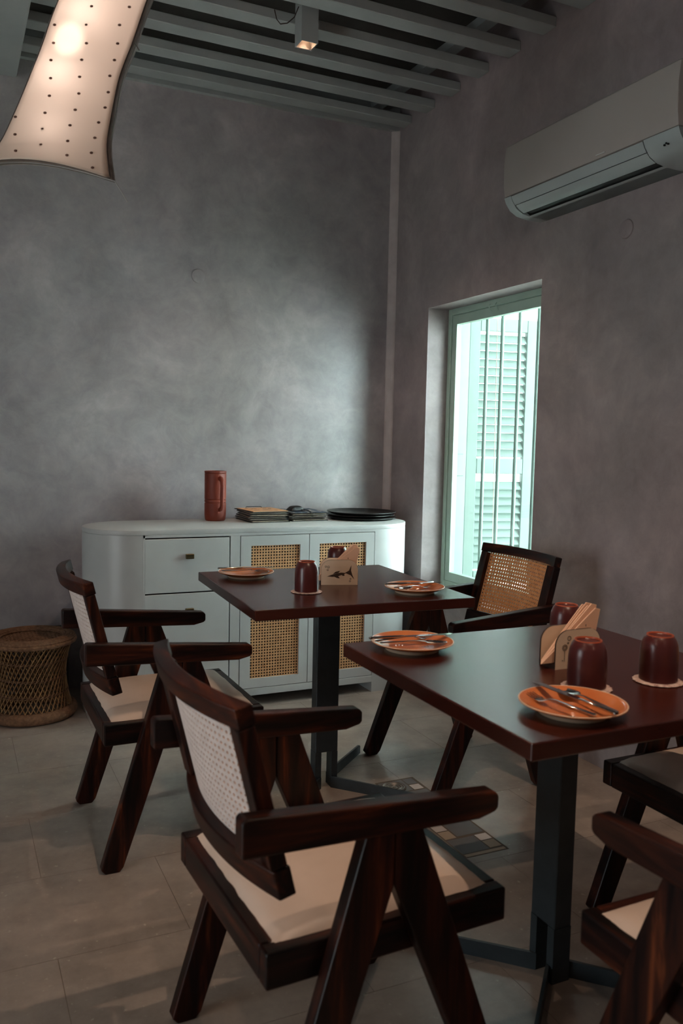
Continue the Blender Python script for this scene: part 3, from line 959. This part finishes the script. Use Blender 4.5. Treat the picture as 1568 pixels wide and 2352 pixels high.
# ================================================================== CHAIRS
def make_chair():
    t = thing('cane_armchair', 'x', 'chair', (0, 0, 0), 0, 'dark wooden cane armchairs')
    for s in (-1, 1):
        a, b_ = (.237, .272) if s > 0 else (-.272, -.237)
        arm = [(-.30, .618), (.150, .597), (.185, .605), (.192, .611), (.192, .634), (.184, .6425), (-.294, .682), (-.30, .677)]
        MB().prism(arm, 'y', a, b_).bevel(.005, 2, 25).build('armrest', 'wood_x', t, 0)
        a, b_ = (.2385, .270) if s > 0 else (-.270, -.2385)
        MB().prism([(-.078, .615), (-.0245, .612), (-.0245, .512), (-.194, .014), (-.206, 0), (-.246, 0), (-.258, .014)], 'y', a, b_).bevel(.003, 2, 12).build('leg', 'wood_z', t, 0)
        MB().prism([(-.0225, .612), (.031, .609), (.254, .014), (.242, 0), (.203, 0), (.19, .014), (-.0225, .512)], 'y', a, b_).bevel(.003, 2, 12).build('leg', 'wood_z', t, 0)
    # seat frame
    for s in (-1, 1):
        MB().box(-.243, .244, s * .238 if s < 0 else .206, -.206 if s < 0 else .238, .368, .432).bevel(.004, 2).build('seat_rail', 'wood_x', t, 0)
        MB().box(.214 if s > 0 else -.243, .244 if s > 0 else -.213, -.2055, .2055, .368, .4318).bevel(.004, 2).build('seat_rail', 'wood_y', t, 0)
    MB().box(-.213, .214, -.206, .206, .385, .405).build('seat_base', 'wood_end', t, 0)
    def cush(u, v):
        x, y = u * 2 - 1, v * 2 - 1
        e = (1 - abs(x) ** 7) * (1 - abs(y) ** 7)
        z_ = .4295 + .0155 * max(0, e) ** .35 + .024 * (1 - x * x) * (1 - y * y) + .0014 * noise.noise(Vector((x * 2.2, y * 2.2, 3)))
        wob = .003 * noise.noise(Vector((x * 6, y * 6, 9)))
        return Vector((x * (.222 + wob), y * (.217 + wob), z_))
    MB().grid(cush, 34, 34).build('cushion', 'cream_vinyl', t, 60)
    # leaning back: stiles, bowed rails and cane
    def bx_(z_): return -.190 - (z_ - .525) * .250       # front face of the stile
    BOW, HW, TH = .040, .2355, .030
    for s in (-1, 1):
        y0, y1 = (.191, HW) if s > 0 else (-HW, -.191)
        zt = .8165
        MB().prism([(bx_(.5745) - .004, .5745), (bx_(zt) - .004, zt), (bx_(zt) - TH - .003, zt - .007), (bx_(.5745) - TH - .003, .5675)], 'y', y0, y1).bevel(.003, 2, 25).build('back_stile', 'wood_z', t, 0)
    def bow(y): return -BOW * (1 - (y / HW) ** 2)
    def rail(zlo, zhi, ylim, thick):
        n = 44
        vs, fs = [], []
        for i in range(n + 1):
            y = -ylim + 2 * ylim * i / n
            o_ = bow(y)
            for z_, dx in ((zlo, 0), (zhi, 0), (zhi - .007, -thick), (zlo - .007, -thick)):
                vs.append((bx_(z_ if dx == 0 else z_ + .007) + dx + o_, y, z_))
        for i in range(n):
            for k in range(4):
                fs.append((i * 4 + k, i * 4 + (k + 1) % 4, i * 4 + 4 + (k + 1) % 4, i * 4 + 4 + k))
        fs += [(3, 2, 1, 0), (n * 4, n * 4 + 1, n * 4 + 2, n * 4 + 3)]
        return MB()._add(vs, fs).bevel(.003, 2, 40)
    rail(.817, .853, HW, TH).build('top_rail', 'wood_y', t, 0)
    rail(.522, .574, HW, TH).build('bottom_rail', 'wood_y', t, 0)
    w_, h_ = .383, .244
    cm = cane_mesh('cane_back', 'cane_c', lambda u, w: Vector((bx_(.5735 + w) - .0075 + bow(u), u, .5735 + w)), w_, h_, round(w_ / .0135), round(h_ / .0135), .25)
    solid(obj('cane_back', cm, t), .0014)
    cm = cane_mesh('cane_lining', 'cane_p', lambda u, w: Vector((bx_(.5735 + w) - .0091 + bow(u), u, .5735 + w)), w_, h_, round(w_ / .0135), round(h_ / .0135), .22)
    solid(obj('cane_lining', cm, t), .0012)
    return t
ch0 = make_chair()
spots = [((-1.624, -2.8368), .0437, 'dark wooden cane armchair in the foreground, left of the near table'),
         ((-1.674, -1.6455), .0036, 'dark wooden cane armchair left of the far table, beside the wicker stool'),
         ((-.5515, -1.6117), 3.1437, 'dark wooden cane armchair in front of the window, its cane back facing the camera'),
         ((-.4956, -2.8681), 3.1416, 'dark wooden cane armchair at the right edge, tucked under the near table'),
         ((-1.0535, -3.4245), 1.5637, 'dark wooden cane armchair in the bottom right corner, front leg nearest the camera')]
for i, (xy, a, lab) in enumerate(spots):
    o = ch0 if i == 0 else copy_tree(ch0)
    o.location = (*xy, 0)
    o.rotation_euler = (0, 0, a)
    o['label'] = lab

# ================================================================== TABLEWARE
ZTB = .75
def plate(x, y, label):
    t = thing('dinner_plate', label, 'plate', (x, y, ZTB), 0, 'orange plates')
    MB().lathe([(0, .006), (.052, .006), (.060, .0065), (.078, .0125), (.094, .0195), (.1005, .0225), (.1035, .0225), (.1035, .0205), (.098, .0175), (.083, .0115), (.068, .0062), (.066, .004), (0, .004)], 64).build('dish', 'plate_o', t)
    MB().lathe([(.0672, .0058), (.0705, .0072), (.0665, .0), (.0615, .0), (.0615, .0045)], 64).build('foot_ring', 'plate_c', t)
    for r_ in (.040, .032, .024):
        MB().lathe([(r_, .0058), (r_ + .0012, .0066), (r_ + .0024, .0058)], 64).build('ridge', 'plate_o', t)
    MB().lathe([(.1005, .0222), (.102, .0231), (.1037, .0222), (.1032, .0208)], 64).build('rim_edge', 'plate_c', t)
plate(-1.309, -1.337, 'orange plate with cutlery on the far table, nearest the sideboard drawers')
plate(-.862, -1.818, 'orange plate with cutlery on the far table, nearest the window chair')
plate(-1.267, -2.509, 'orange plate with cutlery on the near table, at its far left corner')
plate(-1.222, -3.054, 'orange plate with cutlery on the near table, in front of a cup')

def cutlery(kind, p, q, label, zp, zq):
    """p: handle end, q: working end"""
    P, Q = Vector((p[0], p[1], zp)), Vector((q[0], q[1], zq))
    d = Q - P
    L = d.length
    t = thing('table_' + kind, label, kind, P, 0, 'table cutlery')
    t.rotation_mode = 'QUATERNION'
    x = d.normalized()
    y = Vector((0, 0, 1)).cross(x).normalized()
    zz = x.cross(y)
    t.rotation_quaternion = Matrix((x, y, zz)).transposed().to_quaternion()
    if kind == 'knife':
        MB().tube([(0, 0, 0), (.004, 0, 0), (.05, 0, 0), (.088, 0, .0005), (.094, 0, 0)], [.0045, .0058, .0062, .0045, .0035], 10, False, .6, (0, 0, 1)).build('handle', 'chrome', t)
        MB().prism([(.092, -.003), (.10, -.008), (L - .03, -.0095), (L - .008, -.006), (L, .001), (L - .006, .006), (.10, .0065), (.092, .003)], 'z', -.0008, .0008).bevel(.0004, 1).build('blade', 'chrome', t, 0)
    else:
        hl = L - .058
        MB().tube([(0, 0, -.001), (.004, 0, -.001), (.05, 0, .001), (hl - .02, 0, .004), (hl, 0, .002), (hl + .006, 0, 0)], [.0035, .0058, .0048, .0026, .0026, .003], 10, False, .42, (0, 0, 1)).build('handle', 'chrome', t)
        if kind == 'spoon':
            def bowl(u, v):
                a, r_ = u * 2 * math.pi, v
                xx = hl + .031 + .030 * r_ * math.cos(a)
                yy = .0185 * r_ * math.sin(a) * (1 - .18 * math.cos(a))
                return Vector((xx, yy, -.0055 * (1 - r_ * r_) + .001))
            solid(MB().grid(bowl, 28, 8).build('bowl', 'chrome', t, 80), .001)
        else:
            def head(u, v):
                xx = hl + .002 + .028 * v
                wd = .003 + .0085 * min(1, v * 1.6) ** .7
                return Vector((xx, (u - .5) * 2 * wd, -.004 * math.sin(v * math.pi * .75)))
            solid(MB().grid(head, 8, 8).build('head', 'chrome', t, 80), .0014)
            for k in range(4):
                yy = -.0098 + .00653 * k
                z0_ = -.004 * math.sin(math.pi * .75)
                MB().tube([(hl + .029, yy, z0_), (hl + .042, yy, z0_ + .0015), (hl + .058, yy, z0_ + .006)], [.0018, .0016, .0009], 6, False, .7, (0, 0, 1)).build('tine', 'chrome', t)
FT, NT = 'on the far table plate nearest the sideboard drawers', 'on the near table plate at the far left corner'
FT2, NT2 = 'on the far table plate nearest the window chair', 'on the near table plate in front of a cup'
zr = ZTB + .0285
def cut3(where, kn_, fo, sp):
    cutlery('knife', *kn_, 'steel table knife ' + where, zr + .0012, zr + .0012)
    cutlery('fork', *fo, 'steel table fork ' + where, zr - .002, ZTB + .0165)
    cutlery('spoon', *sp, 'steel table spoon ' + where, zr - .002, ZTB + .018)
cut3(FT, ((-1.405, -1.290), (-1.195, -1.325)), ((-1.40, -1.315), (-1.222, -1.292)), ((-1.402, -1.335), (-1.222, -1.345)))
cut3(FT2, ((-.965, -1.795), (-.755, -1.822)), ((-.955, -1.845), (-.790, -1.815)), ((-.765, -1.780), (-.935, -1.845)))
cut3(NT, ((-1.374, -2.483), (-1.151, -2.514)), ((-1.366, -2.500), (-1.185, -2.466)), ((-1.364, -2.520), (-1.189, -2.541)))
cut3(NT2, ((-1.213, -3.163), (-1.228, -2.940)), ((-1.247, -3.146), (-1.262, -2.970)), ((-1.198, -3.150), (-1.180, -2.968)))

def cup(x, y, label, clabel):
    k = MB()
    k.lathe([(0, 0), (.046, 0), (.052, .0022), (.046, .0045), (0, .0045)], 72, wob=lambda a: 1 + .045 * abs(math.sin(a * 9)))
    ko = k.build('coaster', 'coaster')
    ko.location = (x, y, ZTB)
    tag(ko, clabel, 'coaster', 'scalloped coasters')
    t = thing('clay_cup', label, 'cup', (x, y, ZTB + .0046), 0, 'upside-down clay cups')
    MB().lathe([(.0395, 0), (.0405, .001), (.041, .03), (.0405, .062), (.0385, .080), (.034, .092), (.0285, .0995), (.0275, .1005), (.0265, .099), (.024, .0965), (0, .096), (0, .09), (.03, .088), (.036, .075), (.0375, .05), (.038, 0)], 56).build('body', 'cup', t)
    MB().lathe([(.0292, .0990), (.0283, .1012), (.0262, .1008), (.0252, .0975)], 48).build('base_rim', 'cup_rim', t)
cup(-1.216, -1.700, 'upside-down oxblood cup on the far table, in front of the fish napkin holder', 'scalloped coaster under the front cup of the far table')
cup(-.951, -1.376, 'upside-down oxblood cup on the far table, behind the fish napkin holder', 'scalloped coaster under the back cup of the far table')
cup(-1.084, -2.936, 'upside-down oxblood cup on the near table, behind the plate', 'scalloped coaster under the middle cup of the near table')
cup(-.898, -2.954, 'upside-down oxblood cup at the right edge of the near table', 'scalloped coaster under the right cup of the near table')
cup(-.867, -2.607, 'upside-down oxblood cup on the near table, behind the napkin holder', 'scalloped coaster under the back cup of the near table')

def arch(w, h, r_):
    pts = [(-w / 2, 0), (w / 2, 0)]
    for i in range(9):
        a = math.pi / 2 * i / 8
        pts.append((w / 2 - r_ + r_ * math.cos(a), h - r_ + r_ * math.sin(a)))
    for i in range(9):
        a = math.pi / 2 + math.pi / 2 * i / 8
        pts.append((-w / 2 + r_ + r_ * math.cos(a), h - r_ + r_ * math.sin(a)))
    return pts
def holder(x, y, rz, label, art, nlab):
    t = thing('napkin_holder', label, 'napkin holder', (x, y, ZTB), rz, 'plywood napkin holders')
    w, h, g = .132, .090, .052
    pt = arch(w, h, .036)
    for s in (-1, 1):
        bd = MB().prism(pt, 'y', s * g / 2 - .0018, s * g / 2 + .0018).build('side_board', 'birch', t, 0)
        # laser-burnt edge
        n_ = len(pt)
        ed = MB()
        for q0 in range(n_):
            a, b_ = pt[q0], pt[(q0 + 1) % n_]
            if q0 == 0:
                continue
            c = Vector((sum(p[0] for p in pt) / n_, 0, h / 2))
            off = lambda p: (p[0] + (.0006 if p[0] > 0 else -.0006), p[1] + (.0006 if p[1] > .02 else 0))
            a2, b2 = off(a), off(b_)
            ed._add([(a2[0], s * g / 2 - .0019, a2[1]), (b2[0], s * g / 2 - .0019, b2[1]), (b2[0], s * g / 2 + .0019, b2[1]), (a2[0], s * g / 2 + .0019, a2[1])], [(0, 1, 2, 3)])
        ed.build('burnt_edge', 'burnt', bd, 0)
        if s < 0:
            yf = s * g / 2 - .0019
            def flat(pts):
                MB().prism(pts, 'y', yf - .0004, yf).build('engraving', 'ink', bd, 0)
            def circ(cx, cz, r_):
                MB().tube([(cx + r_ * math.cos(k * math.pi / 6), yf, cz + r_ * math.sin(k * math.pi / 6)) for k in range(12)], .0008, 4, True).build('engraving', 'ink', bd, 0)
            if art == 'fish':
                flat([(-.045, .031), (-.030, .036), (-.010, .042), (.006, .0445), (.022, .0435), (.022, .0415), (.008, .036), (-.006, .031), (-.025, .029)])
                flat([(.020, .0440), (.034, .052), (.042, .071), (.041, .052), (.046, .036), (.054, .019), (.040, .035), (.024, .0415)])
                flat([(-.024, .039), (-.015, .047), (.002, .051), (-.004, .044)])
                flat([(-.020, .030), (-.010, .0255), (.001, .024), (-.004, .031)])
                flat([(.006, .037), (.012, .0325), (.018, .033), (.017, .0395)])
                for c in ((-.050, .066, .0028), (-.0405, .0645, .0036), (-.043, .054, .0028), (.040, .022, .0022), (.038, .014, .0028)):
                    circ(*c)
            else:
                for c in ((-.040, .050, .007), (-.040, .050, .004), (-.028, .071, .005), (-.031, .060, .0018)):
                    circ(*c)
                flat([(-.0408, .018), (-.0398, .018), (-.0398, .042), (-.0408, .042)])
                flat([(-.047, .019), (-.044, .019), (-.044, .021), (-.047, .021)])
    MB().box(-w / 2, w / 2, -g / 2 + .0018, g / 2 - .0018, 0, .012).build('base', 'burnt', t, 0)
    # folded paper napkins, corner up, fanned towards one end
    for i in range(6):
        yy = -.016 + i * .0058
        tip = (.074 - .007 * (i % 3), .130 + .005 * ((i * 2) % 3))
        poly = [(-.098 + .005 * i, .0135), (-.062 + .005 * i, .0135), (.060, .062), tip, (tip[0] - .016, tip[1] + .004)]
        nb = MB().prism(poly, 'y', yy, yy + .0032).bevel(.0008, 1).build('paper_napkin', 'napkin', None, 0)
        nb.location = (x, y, ZTB)
        nb.rotation_euler = (0, 0, rz)
        tag(nb, ('frontmost', 'second from front', 'third from front', 'third from back', 'second from back', 'rearmost')[i] + ' folded kraft paper napkin in the ' + nlab, 'napkin', 'napkins in the ' + nlab)
        MB().box(.030, .032, yy - .0002, yy, .092, .097).build('speck', 'ink', nb, 0)
holder(-1.041, -1.580, R(-18), 'birch napkin holder engraved with a long fish on the far table', 'fish', 'fish napkin holder of the far table')
holder(-.990, -2.770, R(1), 'birch napkin holder engraved with circles on the near table', 'rings', 'napkin holder of the near table')
